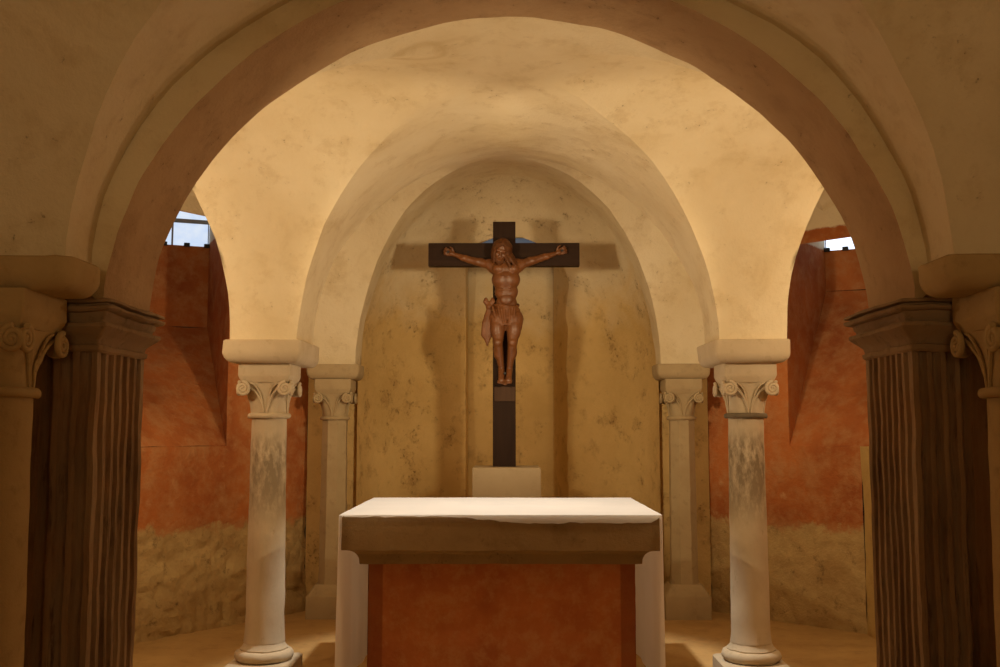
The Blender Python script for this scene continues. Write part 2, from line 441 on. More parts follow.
# side walls with the splayed window recesses
def side_wall(sx, w, mx, head, zsill, rear_in, rear_out, zrear, zw0, zw1, mat, corner):
    p0, p1 = w
    dirv = (p1-p0)
    t_m = (mx-p0.x)/dirv.x
    pm = p0 + dirv*t_m                       # inner jamb of the mouth
    pe = p1 + (p1-p0).normalized()*.28       # the mouth runs on past the corner
    bm = bmesh.new()
    dn = Vector((dirv.y, -dirv.x, 0)).normalized()
    if dn.y > 0: dn = -dn                     # toward the room
    def patch(a, b, z0, z1, n=.06):
        L = (b-a).length
        def f(u, v):
            p = a+(b-a)*u; z = z0+(z1-z0)*v
            k = 0.0
            if z < .8:
                am = 1.0 if sx < 0 else .45
                k = am*(.018*noise.noise(Vector((p.x*5, p.y*5, z*6)))+.012*noise.noise(Vector((p.x*14, p.y*14, z*14)))+.008*noise.noise(Vector((p.x*31, p.y*31, z*31)))-.02*max(0, .35-abs(noise.noise(Vector((p.x*6+9, p.y*6, z*6)))))/.35*(1 if noise.noise(Vector((p.x*2+3, p.y*2, z*2))) > -.1 else .3))
                k *= min(1, (.8-z)*6)
                if sx < 0 and z < .35: k += .05*(.35-z)/.35
            k += .008*noise.noise(Vector((p.x*4, p.y*4, z*4+7)))
            q = p+dn*k
            return (q.x, q.y, z)
        grid(bm, f, max(2, int(L/n)), max(2, int((z1-z0)/n)))
    patch(p0, pm, -.02, .82, .022); patch(p0, pm, .82, 3.7)
    patch(pm, p1, -.02, .82, .022); patch(pm, p1, .82, zsill)
    patch(pm, pe, head, 3.7)
    ri, ro = Vector(rear_in), Vector(rear_out)
    pe2 = Vector((sx*3.3, pe.y-.35, 0))
    # sill, jamb, rear wall, head, outer jamb
    def lerp3(a, b, t): return a+(b-a)*t
    front = lambda u: lerp3(pm, pe, u/.6) if u < .6 else lerp3(pe, pe2, (u-.6)/.4)
    def sill(u, v):
        a = front(u); b = lerp3(ri, ro, u); q = lerp3(a, b, v)
        z = zsill+(zrear-zsill)*v + .012*noise.noise(Vector((q.x*4, q.y*4, 1)))
        return (q.x, q.y, z)
    grid(bm, sill, 20, 20)
    def jamb(u, v):
        q = lerp3(pm, ri, u); zb_ = zsill+(zrear-zsill)*u; zt = head+(3.62-head)*u
        z = zb_+(zt-zb_)*v
        return (q.x, q.y, z)
    grid(bm, jamb, 14, 24)
    def rear(u, v):
        q = lerp3(ri, ro, u); return (q.x, q.y, zrear+(zw0-zrear)*v)
    grid(bm, rear, 12, 10)
    def rear2(u, v):
        q = lerp3(ri, ro, u); return (q.x, q.y, zw1+(3.75-zw1)*v)
    grid(bm, rear2, 12, 4)
    def top(u, v):
        a = front(u); b = lerp3(ri, ro, u); q = lerp3(a, b, v)
        return (q.x, q.y, head+(3.62-head)*v)
    grid(bm, top, 12, 8)
    quad(bm, (pe2.x, pe2.y, zsill), (ro.x, ro.y, zrear), (ro.x, ro.y, 3.7), (pe2.x, pe2.y, 3.7))
    # side wall of the aisle running toward the viewer, low ledge under the recess
    p1b = Vector((p1.x + sx*.02, 5.0, 0))
    patch(Vector((sx*2.95, 6.9, 0)), Vector((sx*2.95, -1.4, 0)), -.02, 3.7, .2)
    name = 'wall_left' if sx < 0 else 'wall_right'
    o = struct(obj(name, bm, mat, smooth=True, angle=30),
               'red plastered end wall of the %s aisle with splayed window recess' % ('left' if sx < 0 else 'right'))
    # low return of the wall beside the recess
    bm = bmesh.new()
    xa = p1.x
    if sx > 0:
        grid(bm, lambda u, v: (xa+.03*v*0, p1.y-1.6*u, -.02+(zsill+.02)*v), 16, 14)
    else:
        grid(bm, lambda u, v: (xa-.14*u, p1.y-1.6*u, -.02+(zsill+.02)*v), 16, 14)
    rough(bm, .012, 5, 2)
    grid(bm, lambda u, v: (xa+sx*.6*v, p1.y-1.6*u, zsill), 6, 3)
    struct(obj('trim_%d' % (2 if sx < 0 else 3), bm, M['ochre'] if sx > 0 else mat, smooth=True, angle=30))
    # the window
    n = 1 if sx < 0 else 2
    wv = (ro-ri).normalized(); nv = Vector((wv.y, -wv.x, 0))
    if nv.y > 0: nv = -nv
    W = (ro-ri).length
    wr = bpy.data.objects.new('window_%d' % n, None); C.objects.link(wr); wr.location = (ri.x, ri.y, zw0)
    struct(wr, 'small daylit window high in the %s aisle recess' % ('left' if sx < 0 else 'right'))
    def P(s, d, z): 
        q = wv*s+nv*d; return (q.x, q.y, z)
    def bar(bm, s0, s1, d0, d1, z0, z1):
        v = [bm.verts.new(P(*p)) for p in ((s0,d0,z0),(s1,d0,z0),(s1,d1,z0),(s0,d1,z0),(s0,d0,z1),(s1,d0,z1),(s1,d1,z1),(s0,d1,z1))]
        for a in ((0,3,2,1),(4,5,6,7),(0,1,5,4),(1,2,6,5),(2,3,7,6),(3,0,4,7)): bm.faces.new([v[i] for i in a])
    H = zw1-zw0
    b = bmesh.new(); bar(b, 0, W, -.03, -.02, 0, H); obj('pane', b, M['pane'] if sx < 0 else M['pane_bright'], wr)
    b = bmesh.new()
    for s in (.005, W*.33, W*.66): bar(b, s-.008 if s > .01 else s, s+.008, -.02, -.005, 0, H)
    bar(b, 0, W, -.018, -.006, H*.56, H*.66)
    obj('glazing_bar', b, M['bar'], wr)
    for s in (.02, W*.20, W*.40):
        b = bmesh.new(); bar(b, s-.025, s+.025, -.02, .03, -.012, .022)
        b2 = bmesh.ops.bevel(b, geom=b.edges[:], offset=.006, segments=2)
        obj('clip', b, M['iron'], wr)
    return o

side_wall(-1, WL, -2.22, 3.17, 1.38, (-2.70, 8.9, 0), (-3.6, 8.55, 0), 2.42, 3.15, 3.52, M['redL'], 0)
side_wall(1, WR, 2.24, 2.985, 1.38, (2.80, 8.75, 0), (3.6, 8.4, 0), 2.72, 3.08, 3.4, M['redR'], 0)

# ------------------------------------------------------------------ apse
AA, AD, RA = 1.288, 1.09, 1.722
NXL, NXR = -.405, .565
Z0, Z1 = .85, 3.31
def s_of(z): return 1.0 if z <= ZS else math.sqrt(max(0, 1-((z-ZS)/RA)**2))
def th_of(x, z):
    s = AA*s_of(z); return math.acos(max(-1, min(1, -x/s)))
def ap(th, z):
    s = s_of(z)
    k = .012*noise.noise(Vector((th*3, z*3, 4)))+.006*noise.noise(Vector((th*9, z*9, 1)))
    k *= math.sin(th)
    return Vector((-AA*s*math.cos(th)*(1+k), YC1-.06+AD*s*math.sin(th)*(1+k), z))
def capx(z): return 9 if z < 2.9 else .56*math.sqrt(max(.04, 1-((z-2.9)/.42)**2))
def xR(z): return min(NXR, capx(z)) + .03*noise.noise(Vector((0, z*4, 2))) + .012*noise.noise(Vector((3, z*14, 2)))
def xL(z): return max(NXL, -capx(z)) + .006*noise.noise(Vector((5, z*5, 2)))
bm = bmesh.new()
zs = [-.02+(Z0+.02)*i/8 for i in range(9)] + [Z0+(ZS-Z0)*i/18 for i in range(1, 19)] + [ZS+(Z1-ZS)*i/20 for i in range(1, 21)]
top = [Z1+(ZS+RA-Z1)*math.sin(i/6*PI/2) for i in range(1, 7)]
def th_row(z):
    a, b = th_of(xL(min(z, Z1)), min(z, Z1)), th_of(xR(min(z, Z1)), min(z, Z1))
    L = [a*i/16 for i in range(17)]; Mi = [a+(b-a)*i/8 for i in range(1, 8)]; Rr = [b+(PI-b)*i/16 for i in range(17)]
    return L + Mi + Rr
rws = [[bm.verts.new(ap(t, z)) for t in th_row(z)] for z in zs+top]
allz = zs+top
jl, jr = 16, 24
for i in range(len(allz)-1):
    for j in range(40):
        if jl <= j < jr and Z0-1e-4 <= allz[i] and allz[i+1] <= Z1+1e-4: continue
        try: bm.faces.new((rws[i][j], rws[i][j+1], rws[i+1][j+1], rws[i+1][j]))
        except ValueError: pass
# recess in the apse wall
def yrear(z): return 10.05 - .22*(z-Z0)/(Z1-Z0)
XRL, XRR = -.395, .452
k0, k1 = zs.index(Z0) if Z0 in zs else 8, len(zs)-1
for j, xr in ((jl, XRL), (jr, XRR)):
    prev = None
    for i in range(k0, k1+1):
        p = rws[i][j].co
        ring = [rws[i][j]]+[bm.verts.new((p.x+(xr-p.x)*q/4, p.y+(yrear(allz[i])-p.y)*q/4, p.z)) for q in range(1, 5)]
        if prev:
            for q in range(4): bm.faces.new((prev[q], prev[q+1], ring[q+1], ring[q]))
        prev = ring
grid(bm, lambda u, v: (XRL+(XRR-XRL)*u, yrear(Z0+(Z1-Z0)*v)+.006*noise.noise(Vector((u*5, v*12, 0))), Z0+(Z1+.22-Z0)*v), 10, 24)
for z, sgn in ((Z0, 1), (Z1, -1)):
    quad(bm, (NXL-.03, 9.0, z), (NXR+.03, 9.0, z), (XRR, 10.06, z), (XRL, 10.06, z)) if sgn > 0 else quad(bm, (XRL, yrear(z), z+.22), (XRR, yrear(z), z+.22), (XRR, 9.3, z-.005), (XRL, 9.3, z-.005))
# piers of masonry beside the apse mouth
for sx, w in ((-1, WL), (1, WR)):
    px = w[0].x
    grid(bm, lambda u, v: (sx*AA*1.0+(px-sx*AA)*u, YC1+.0+(w[0].y-YC1)*u, -.02+3.6*v), 6, 40)
struct(obj('wall_back', bm, M['apse'], smooth=True, angle=50), 'ochre plastered apse wall with tall recess behind the cross')

wr = bpy.data.objects.new('window_3', None); C.objects.link(wr); wr.location = (.03, yrear(3.3)-.01, 3.26); wr.rotation_euler = (math.radians(35), 0, 0)
struct(wr, 'small daylit window at the top of the apse recess')
b = bmesh.new(); box(b, -.39, .39, -.04, -.03, .0, .255); obj('pane', b, M['pane_dim'], wr)
b = bmesh.new()
for i in range(3): box(b, -.40+.39*i, -.38+.39*i, -.06, -.04, 0, .255)
obj('glazing_bar', b, M['bar'], wr)
for s in (-.25, .0, .25):
    b = bmesh.new(); box(b, s-.02, s+.02, -.09, -.04, .215, .25); bmesh.ops.bevel(b, geom=b.edges[:], offset=.006, segments=2); obj('clip', b, M['iron'], wr)

# ------------------------------------------------------------------ columns
def spiral_volute(r=.045, thick=.011, turns=2.1, sgn=1):
    pts, rad = [], []
    n = 44
    for i in range(n+1):
        t = i/n; a = t*turns*2*PI; rr = r*(1-t*.86)
        pts.append((sgn*rr*math.cos(a+PI/2), 0, rr*math.sin(a+PI/2))); rad.append(thick*(1-.35*t))
    bm = bmesh.new(); tube(bm, pts, rad, 8)
    # disc behind the scroll
    v = [bm.verts.new((.036*math.cos(2*PI*k/20), .012, .036*math.sin(2*PI*k/20))) for k in range(20)]
    v2 = [bm.verts.new((.036*math.cos(2*PI*k/20), -.002, .036*math.sin(2*PI*k/20))) for k in range(20)]
    bm.faces.new(v); bm.faces.new(v2[::-1])
    for k in range(20): bm.faces.new((v[k], v2[k], v2[(k+1)%20], v[(k+1)%20]))
    return bm

def make_column(name, label, x, y, mat, shaft_m, ring_m, impost_h, rs=.106, zt=0.0, octagon=False, base='torus', big=1.0):
    """impost_h = (half x, half y, centre offset y); zt lifts the whole capital"""
    t = thing(name, label, 'column', (x, y, 0), 'columns of the crypt')
    n = 8 if octagon else 40; off = PI/8 if octagon else 0
    # base
    bm = bmesh.new()
    if base == 'torus':
        loft(bm, [rect_sec(.195, .195, z, .01) for z in (-.01, .115)] + [rect_sec(.185, .185, .125, .02)])
        secs = []
        for k in range(15):
            a = -PI/2+PI*k/14; secs.append(circ(.142+.035*math.cos(a), .158+.033*math.sin(a), 40))
        secs += [circ(.143, .198, 40), circ(.128, .214, 40), circ(.118, .24, 40)]
        loft(bm, secs)
    else:
        loft(bm, [rect_sec(.185, .185, -.01, .01), rect_sec(.185, .185, .17, .01), rect_sec(.18, .18, .18, .015), rect_sec(.172, .172, .185, .02), rect_sec(.15, .15, .225, .02), rect_sec(.125, .125, .262, .02)])
    rough(bm, .004, 14, x)
    obj('base', bm, mat, t, True, 40)
    # shaft
    zc = 1.576+zt
    bm = bmesh.new(); secs = []
    z0 = .235 if base == 'torus' else .255
    for k in range(25):
        f = k/24; z = z0+(zc-z0)*f
        r = (rs*1.11-(rs*.11)*f)+ (.006 if k == 0 else 0)
        secs.append(circ(r*(1/math.cos(PI/8) if octagon else 1), z, n, off))
    loft(bm, secs); rough(bm, .0035, 9, x)
    obj('shaft', bm, shaft_m, t, True, 30)
    # ring
    bm = bmesh.new(); secs = []
    for k in range(11):
        a = -PI/2+PI*k/10; secs.append(circ(rs+.012+.014*math.cos(a), zc+.014+.016*math.sin(a), 40))
    loft(bm, secs); rough(bm, .003, 25, x)
    obj('neck_ring', bm, ring_m, t, True, 50)
    # capital: bell that turns from round to square
    bm = bmesh.new(); secs = []
    for k in range(13):
        f = k/12; z = zc+.02+.205*f
        half = rs + (.150*big-rs)*f**2.4
        ring = []
        for q in range(48):
            a = 2*PI*q/48; c, s = math.cos(a), math.sin(a)
            ex = 2+6*f*f
            rr = half/((abs(c)**ex+abs(s)**ex)**(1/ex))
            conc = 1-.10*f*f*math.cos(2*a)**2
            ring.append((rr*c*conc, rr*s*conc, z))
        secs.append(ring)
    loft(bm, secs)
    # leaf ribs springing from the middle of each face to the scrolls
    for q in range(4):
        rot = Matrix.Rotation(q*PI/2, 3, 'Z')
        for sg in (-1, 1):
            for w, r0 in ((1.0, .0085), (.62, .006)):
                pts = []
                for k in range(11):
                    f = k/10
                    xx = sg*(.010+(.128*big*w)*f**1.7); zz = zc+.03+(.165 if w == 1 else .18)*math.sin(f*PI/2*.98)
                    yy = -(rs+.002+(.148*big-rs)*((zz-zc-.02)/.205)**2.2)
                    pts.append(rot @ Vector((xx, yy, zz)))
                tube(bm, pts, [r0*(1-.25*abs(2*k/10-1)) for k in range(11)], 6)
    rough(bm, .003, 18, x)
    cap = obj('capital', bm, mat, t, True, 45)
    for q in range(4):
        for sg in (-1, 1):
            v = obj('volute', spiral_volute(.042*big, .011*big, 2.1, sg), mat, cap, True, 60)
            v.rotation_euler.z = q*PI/2
            p = Matrix.Rotation(q*PI/2, 3, 'Z') @ Vector((sg*.128*big, -.158*big, zc+.176))
            v.location = p
    # abacus block
    bm = bmesh.new()
    h = .158*big
    loft(bm, [rect_sec(h-.018, h-.018, zc+.214, .008), rect_sec(h-.004, h-.004, zc+.245, .008), rect_sec(h, h, zc+.258, .008), rect_sec(h, h, zc+.333, .01)])
    rough(bm, .003, 15, x)
    obj('abacus', bm, mat, t, True, 30)
    # impost slab with rounded lower edge
    hx, hy, oy = impost_h[:3]; rc = impost_h[3] if len(impost_h) > 3 else .02
    bm = bmesh.new(); secs = []
    zi = zc+.330
    for k in range(7):
        a = k/6*PI/2; secs.append(rect_sec(hx-.05+.05*math.sin(a), hy-.05+.05*math.sin(a), zi+.062-.062*math.cos(a), rc, 0, oy))
    ztop = ZS+.004
    secs += [rect_sec(hx, hy, zi+.08, rc, 0, oy), rect_sec(hx, hy, ztop-.006, rc, 0, oy), rect_sec(hx-.006, hy-.006, ztop, rc, 0, oy)]
    loft(bm, secs); rough(bm, .006, 11, x+1)
    obj('impost', bm, mat, t, True, 35)
    return t

BX, BY = 1.475, 6.19
make_column('column', 'pale round column with grey-stained shaft left of the altar', -BX, BY, M['stone'], M['shaft_grey'], M['stone'], (.238, .30, .06))
make_column('column', 'pale round column with blackened patch and dark ring right of the altar', BX-.012, BY, M['stone'], M['shaft_dark'], M['ringdark'], (.225, .30, .06))
CX, CY = 1.44, 8.345
make_column('column', 'tan eight-sided column at the left edge of the apse', -CX, CY, M['cstone'], M['cstone'], M['cstone'], (.215, .17, .0), .098, .012, True, 'plinth', .95)
make_column('column', 'tan eight-sided column at the right edge of the apse', CX, CY, M['cstone'], M['cstone'], M['cstone'], (.215, .17, .0), .098, .012, True, 'plinth', .95)
OX, OY = 1.645, 3.195
make_column('column', 'ochre column with leaf capital cut by the left picture edge', -OX, OY, M['outer'], M['outer'], M['outer'], (.285, .15, .0, .07), .113, .03, False, 'torus', .98)
make_column('column', 'ochre column with scroll capital cut by the right picture edge', OX, OY, M['outer'], M['outer'], M['outer'], (.285, .15, .0, .07), .113, .03, False, 'torus', .98)

# ------------------------------------------------------------------ fluted piers
def fluted_edge(p0, p1, n, depth, nrm, land=.34):
    """points from p0 to p1 with n rounded flutes sunk against nrm"""
    out = [p0]; L = (p1-p0)
    m = .05
    for i in range(n):
        a = m+(1-2*m)*i/n; w = (1-2*m)/n
        s = a+w*land/2; e = a+w*(1-land/2)
        for k in range(7):
            f = k/6; out.append(p0+L*(s+(e-s)*f)-nrm*depth*math.sin(f*PI)**.6)
    out.append(p1); return out
def make_pier(sx, xi, nf, ns, label):
    t = thing('pier', label, 'pier', (sx*xi, YA0, 0), 'fluted piers under the brown arch')
    W, D = .34, YA1-YA0
    # local coords: x from 0 (arch side) to sx*W, y 0..D
    c = [Vector((0, D)), Vector((0, 0)), Vector((sx*W, 0)), Vector((sx*W, D))]
    out = fluted_edge(c[0], c[1], ns, .020, Vector((-sx, 0)))[:-1]
    cm = c[1]+(c[2]-c[1])*.62
    out += fluted_edge(c[1], cm, nf, .026, Vector((0, -1)))[:-1]+[cm]
    out += [c[2], c[3]]
    if sx > 0: pass
    bm = bmesh.new()
    NZ = 30
    secs = [[(p.x, p.y, .22+(1.80-.22)*k/NZ) for p in out] for k in range(NZ+1)]
    loft(bm, secs)
    rough(bm, .005, 7, sx); bmesh.ops.recalc_face_normals(bm, faces=bm.faces)
    obj('shaft', bm, M['pier'], t, True, 30)
    def sec(e, z):
        hx = W/2+e; hy = D/2+e
        return rect_sec(hx, hy, z, .012, sx*W/2, D/2)
    bm = bmesh.new()
    loft(bm, [sec(.02, -.01), sec(.02, .10), sec(.012, .115), sec(.018, .15), sec(.012, .19), sec(.006, .205), sec(0, .23)])
    rough(bm, .004, 9, sx); obj('base', bm, M['pier'], t, True, 30)
    bm = bmesh.new()
    pr = [(.002, 1.77), (.010, 1.778), (.012, 1.792), (.004, 1.796), (.008, 1.812), (.024, 1.828), (.044, 1.846), (.050, 1.852), (.050, 1.864), (.026, 1.868), (.026, 1.876), (.034, 1.888), (.036, 1.903), (.056, 1.907), (.062, 1.914), (.062, 1.922), (.042, 1.926), (.042, 1.931), (.062, 1.935), (.060, 1.944), (.05, 1.948)]
    loft(bm, [sec(e, z) for e, z in pr])
    bmesh.ops.subdivide_edges(bm, edges=[e for e in bm.edges if e.calc_length() > .12], cuts=8, use_grid_fill=True)
    rough(bm, .006, 10, sx); bmesh.ops.recalc_face_normals(bm, faces=bm.faces)
    obj('capital', bm, M['piercap'], t, True, 35)
    return t
make_pier(-1, 1.412, 3, 6, 'dark weathered fluted pier carrying the left foot of the brown arch')
make_pier(1, 1.380, 4, 7, 'dark weathered fluted pier carrying the right foot of the brown arch')

# ------------------------------------------------------------------ altar
AXL, AXR = -.905, .822
AY0, AY1 = 5.50, 6.90
ZT = 1.042
al = thing('altar', 'stone altar with red frescoed block under a brown slab', 'altar', (0, 0, 0))
bm = bmesh.new()
grid(bm, lambda u, v: (-.776+1.478*u, 5.64, .02+.78*v), 40, 24)
rough(bm, .006, 5, 1)
grid(bm, lambda u, v: (-.776, 5.64+1.1*u, .02+.78*v), 8, 8); grid(bm, lambda u, v: (.702, 5.64+1.1*u, .02+.78*v), 8, 8)
grid(bm, lambda u, v: (-.776+1.478*u, 6.74, .02+.78*v), 8, 8)
quad(bm, (-.776,5.64,.8), (.702,5.64,.8), (.702,6.74,.8), (-.776,6.74,.8))
obj('block', bm, M['altar'], al, True, 40)
bm = bmesh.new(); secs = []
cx, cy = (AXL+AXR)/2, (AY0+AY1)/2; hx, hy = (AXR-AXL)/2, (AY1-AY0)/2
def ssec(e, z): return rect_sec(hx-e, hy-min(e, .07), z, .006, cx, cy)
prof2 = [(.088, .772)] + [(.086*math.sin(a/10*PI/2), .853-.066*(1-math.cos(a/10*PI/2))) for a in range(10, -1, -1)] + [(0, .86), (0, 1.030), (.006, 1.036)]
loft(bm, [ssec(e, z) for e, z in prof2])
bmesh.ops.subdivide_edges(bm, edges=[e for e in bm.edges if e.calc_length() > .3], cuts=30, use_grid_fill=True)
rough(bm, .0035, 9, 3)
obj('slab', bm, M['slab'], al, True, 30)
bm = bmesh.new(); loft(bm, [rect_sec(.80, .40, z, .02, cx, 6.35) for z in (-.01, .05)]+[rect_sec(.79, .39, .06, .02, cx, 6.35)])
obj('footing', bm, M['stone'], al)

# linen cloth
bm = bmesh.new()
path = []
ztop = 1.044
NZs, NXs = 22, 56
for k in range(NZs): path.append(('L', k/NZs))
for k in range(NXs+1): path.append(('T', k/NXs))
for k in range(1, NZs+1): path.append(('R', k/NZs))
ys = [-.03, -.014, 0] + [i/26 for i in range(1, 27)]
rows = []
for (w, f) in path:
    row = []
    for j, q in enumerate(ys):
        y = AY0-.012+(AY1+.004-AY0+.012)*max(q, 0)
        if w == 'T':
            x = AXL-.012+(AXR-AXL+.024)*f
            z = ztop+.002*noise.noise(Vector((x*4, y*4, 0)))
            if q < 0:
                hang = .008+.006*noise.noise(Vector((x*3, 0, 5)))+.008*noise.noise(Vector((x*16, 0, 5)))
                hang += .026/(1+math.exp(-(x+.12)/.07)) + .008*math.exp(-((x-.12)/.22)**2) + .010*max(0, x)/.8
                e = min(1, min(f, 1-f)/.03)
                kk = .5 if j == 1 else 1.0
                z -= max(.006, hang)*kk*e; y = AY0-.012-.004*kk
        else:
            d = (1-f) if w == 'L' else f
            zz = ztop-.99*d
            out = .004+.002*d+.007*d*math.sin(y*9+(2 if w == 'L' else 0))+.005*d*math.sin(y*23+1)
            if w == 'R': out += .004*d
            x = (AXL-.008-out) if w == 'L' else (AXR+.008+out)
            z = zz
            if q < 0: y = AY0-.012+.004*noise.noise(Vector((0, z*9, 3)))-(.002 if j else .003)
            y += .010*noise.noise(Vector((2, z*7, 3)))*(1 if j < 4 else 0)
        row.append(bm.verts.new((x, y, z)))
    rows.append(row)
for i in range(len(rows)-1):
    for j in range(len(ys)-1):
        bm.faces.new((rows[i][j], rows[i][j+1], rows[i+1][j+1], rows[i+1][j]))
bmesh.ops.recalc_face_normals(bm, faces=bm.faces)
cl = obj('altar_cloth', bm, M['cloth'], None, True, 60)
tag(cl, 'white linen cloth laid over the altar and hanging down both ends', 'cloth')

# ------------------------------------------------------------------ pedestal and crucifix
bm = bmesh.new()
loft(bm, [rect_sec(.268, .27, z, .008, 0, 0) for z in (-.01, .2, .6, 1.0, 1.205)] + [rect_sec(.262, .264, 1.211, .008)])
rough(bm, .003, 6, 2)
pd = obj('pedestal', bm, M['pedestal'], None, True, 30); pd.location = (-.012, 8.11, 0)
tag(pd, 'plain pale stone pedestal block behind the altar under the cross', 'pedestal')

cr = thing('crucifix', 'dark wooden cross with carved brown figure on the pale pedestal', 'crucifix', (-.03, 8.05, 1.2135))
def pz(py): return 3.015-(py-244)*.00810-1.207
def pxx(px): return (px-504.3)*.0081
def beveled(x0, x1, y0, y1, z0, z1, b=.006):
    bm = bmesh.new(); box(bm, x0, x1, y0, y1, z0, z1); bmesh.ops.bevel(bm, geom=bm.edges[:], offset=b, segments=2); return bm
obj('upright', beveled(-.092, .092, 0, .085, 0, pz(222)), M['cross'], cr)
obj('crossbar', beveled(pxx(428), pxx(580), -.006, .09, pz(267), pz(244)), M['crossbar'], cr)
obj('backing_board', beveled(-.086, .092, -.022, .002, pz(388), pz(272)), M['cross'], cr)
obj('plaque', beveled(-.080, .088, -.018, .002, pz(403), pz(388.5)), M['plate'], cr)

class Body:
    def __init__(s): s.bm = bmesh.new()
    def cap(s, a, b, ra, rb, n=14, flat=None):
        a, b = Vector(a), Vector(b); d = b-a; L = d.length
        if L < 1e-6: d = Vector((0,0,1))
        t = d.normalized()
        u = t.cross(Vector((0,1,0)))
        if u.length < 1e-3: u = t.cross(Vector((1,0,0)))
        u.normalize(); w = u.cross(t)
        secs = []
        m = 6
        for k in range(1, m+1):
            an = -PI/2+PI/2*k/m; secs.append((a+t*ra*math.sin(an), ra*math.cos(an)))
        for k in range(0, m):
            an = PI/2*k/m; secs.append((b+t*rb*math.sin(an), rb*math.cos(an)))
        loft(s.bm, [[c+r*(math.cos(2*PI*q/n)*u+math.sin(2*PI*q/n)*w) for q in range(n)] for c, r in secs])
    def ell(s, c, r, rot=None):
        mt = Matrix.Translation(Vector(c))
        if rot is not None: mt = mt @ rot.to_4x4()
        mt = mt @ Matrix.Diagonal((*r, 1))
        bmesh.ops.create_icosphere(s.bm, subdivisions=3, radius=1, matrix=mt)
    def chain(s, pts):
        for (a, ra), (b, rb) in zip(pts, pts[1:]): s.cap(a, b, ra, rb)
    def build(s, name, m, parent, vox, sm=4):
        bmesh.ops.recalc_face_normals(s.bm, faces=s.bm.faces)
        me = bpy.data.meshes.new('tmp'); s.bm.to_mesh(me); s.bm.free()
        o = bpy.data.objects.new('tmp', me); C.objects.link(o)
        r = o.modifiers.new('r', 'REMESH'); r.mode = 'VOXEL'; r.voxel_size = vox
        k = o.modifiers.new('s', 'SMOOTH'); k.iterations = sm; k.factor = .5
        dg = bpy.context.evaluated_depsgraph_get()
        me2 = bpy.data.meshes.new_from_object(o.evaluated_get(dg)); me2.name = name
        bpy.data.objects.remove(o); bpy.data.meshes.remove(me)
        me2.materials.clear(); me2.materials.append(m)
        me2.polygons.foreach_set('use_smooth', [True]*len(me2.polygons))
        return link(bpy.data.objects.new(name, me2), parent)

def F(px, py, off): return Vector((pxx(px), -off, pz(py)))
B = Body()
# trunk
B.ell(F(506, 318, .085), (.098, .062, .075))
B.ell(F(506.5, 306, .085), (.086, .056, .07))
B.ell(F(506.5, 295, .09), (.095, .064, .085))
B.ell(F(506, 283, .10), (.116, .078, .095))
B.ell(F(505.5, 273, .095), (.122, .070, .075))
B.ell(F(499, 273, .128), (.056, .046, .045)); B.ell(F(512.5, 273, .128), (.056, .046, .045))     # chest muscles
for sg in (-1, 1):                                                                        # ribs
    for k in range(5):
        py = 281+3.6*k; pts = []
        for q in range(6):
            f = q/5; pts.append((F(506+sg*(3+7.5*f), py+2.2*f-3.2*f*f*0+1.2*math.sin(f*PI)*-1, .172-.095*f*f-.006*k), .0085))
        B.chain(pts)
B.ell(F(506.5, 303, .137), (.05, .018, .045))
# neck and head, sunk forward and to the left
B.cap(F(505, 268, .10), F(503, 260, .135), .042, .040)
hrot = Matrix.Rotation(math.radians(14), 3, 'Y') @ Matrix.Rotation(math.radians(28), 3, 'X')
hc = F(501.8, 255.5, .165)
def H(x, y, z): return hc + hrot @ Vector((x, y, z))
B.ell(hc+hrot@Vector((0, .008, .02)), (.058, .068, .070), hrot)
B.ell(H(0, -.022, -.035), (.043, .042, .048), hrot)
B.ell(H(0, -.035, -.066), (.022, .024, .020), hrot)             # chin
B.cap(H(0, -.062, .012), H(0, -.078, -.022), .007, .012)          # nose
B.cap(H(-.028, -.058, .018), H(.028, -.058, .018), .010, .010)   # brow
for sg in (-1, 1):
    B.ell(H(sg*.022, -.056, .004), (.011, .008, .007), hrot)     # closed eyes
    B.ell(H(sg*.058, .004, -.004), (.008, .016, .022), hrot)     # ears
    B.ell(H(sg*.027, -.047, -.022), (.016, .014, .016), hrot)    # cheeks
B.cap(H(-.014, -.061, -.044), H(.014, -.061, -.044), .006, .006) # lips
# arms and hands
def arm(sh, el, wr, hd, sg):
    B.ell(sh, (.044, .042, .044))
    B.cap(sh, el, .040, .029); B.ell(sh+(el-sh)*.5+Vector((0, -.008, .004)), (.052, .028, .033))
    B.cap(el, wr, .031, .018); B.ell(el+(wr-el)*.3+Vector((0, -.004, 0)), (.045, .026, .028))
    d = (hd-wr).normalized()
    B.cap(wr, wr+d*.034, .017, .019); pc = wr+d*.046
    up = Vector((-d.z*sg, 0, d.x*sg)) if False else Vector((0, 0, 1))
    up = (up-d*up.dot(d)).normalized()
    fw = Vector((0, -1, 0))
    for q in (-1, -.35, .35, 1):
        B.cap(wr+d*.012+up*.008*q, wr+d*.060+up*.022*q, .010, .010)  # palm
    for q, ln in ((1.0, .030), (.36, .036), (-.32, .034), (-.98, .026)):
        k0 = wr+d*.066+up*.023*q
        k1 = k0+d*ln*.55+fw*ln*.25+up*.004*q; k2 = k1+d*ln*.25+fw*ln*.5; k3 = k2-d*ln*.12+fw*ln*.3
        B.cap(k0, k1, .0078, .0072, 8); B.cap(k1, k2, .0072, .0066, 8); B.cap(k2, k3, .0066, .006, 8)
    tb = wr+d*.022+up*.022
    B.cap(tb, tb+up*.018+d*.018+fw*.012, .010, .0085, 8); B.cap(tb+up*.018+d*.018+fw*.012, tb+up*.020+d*.036+fw*.024, .0082, .0068, 8)
arm(F(490.5, 268, .085), F(469, 262, .055), F(455, 256.5, .032), F(447, 253.5, .026), -1)
arm(F(521, 267.5, .085), F(541, 260.5, .055), F(555.5, 255.5, .032), F(563, 252.5, .026), 1)
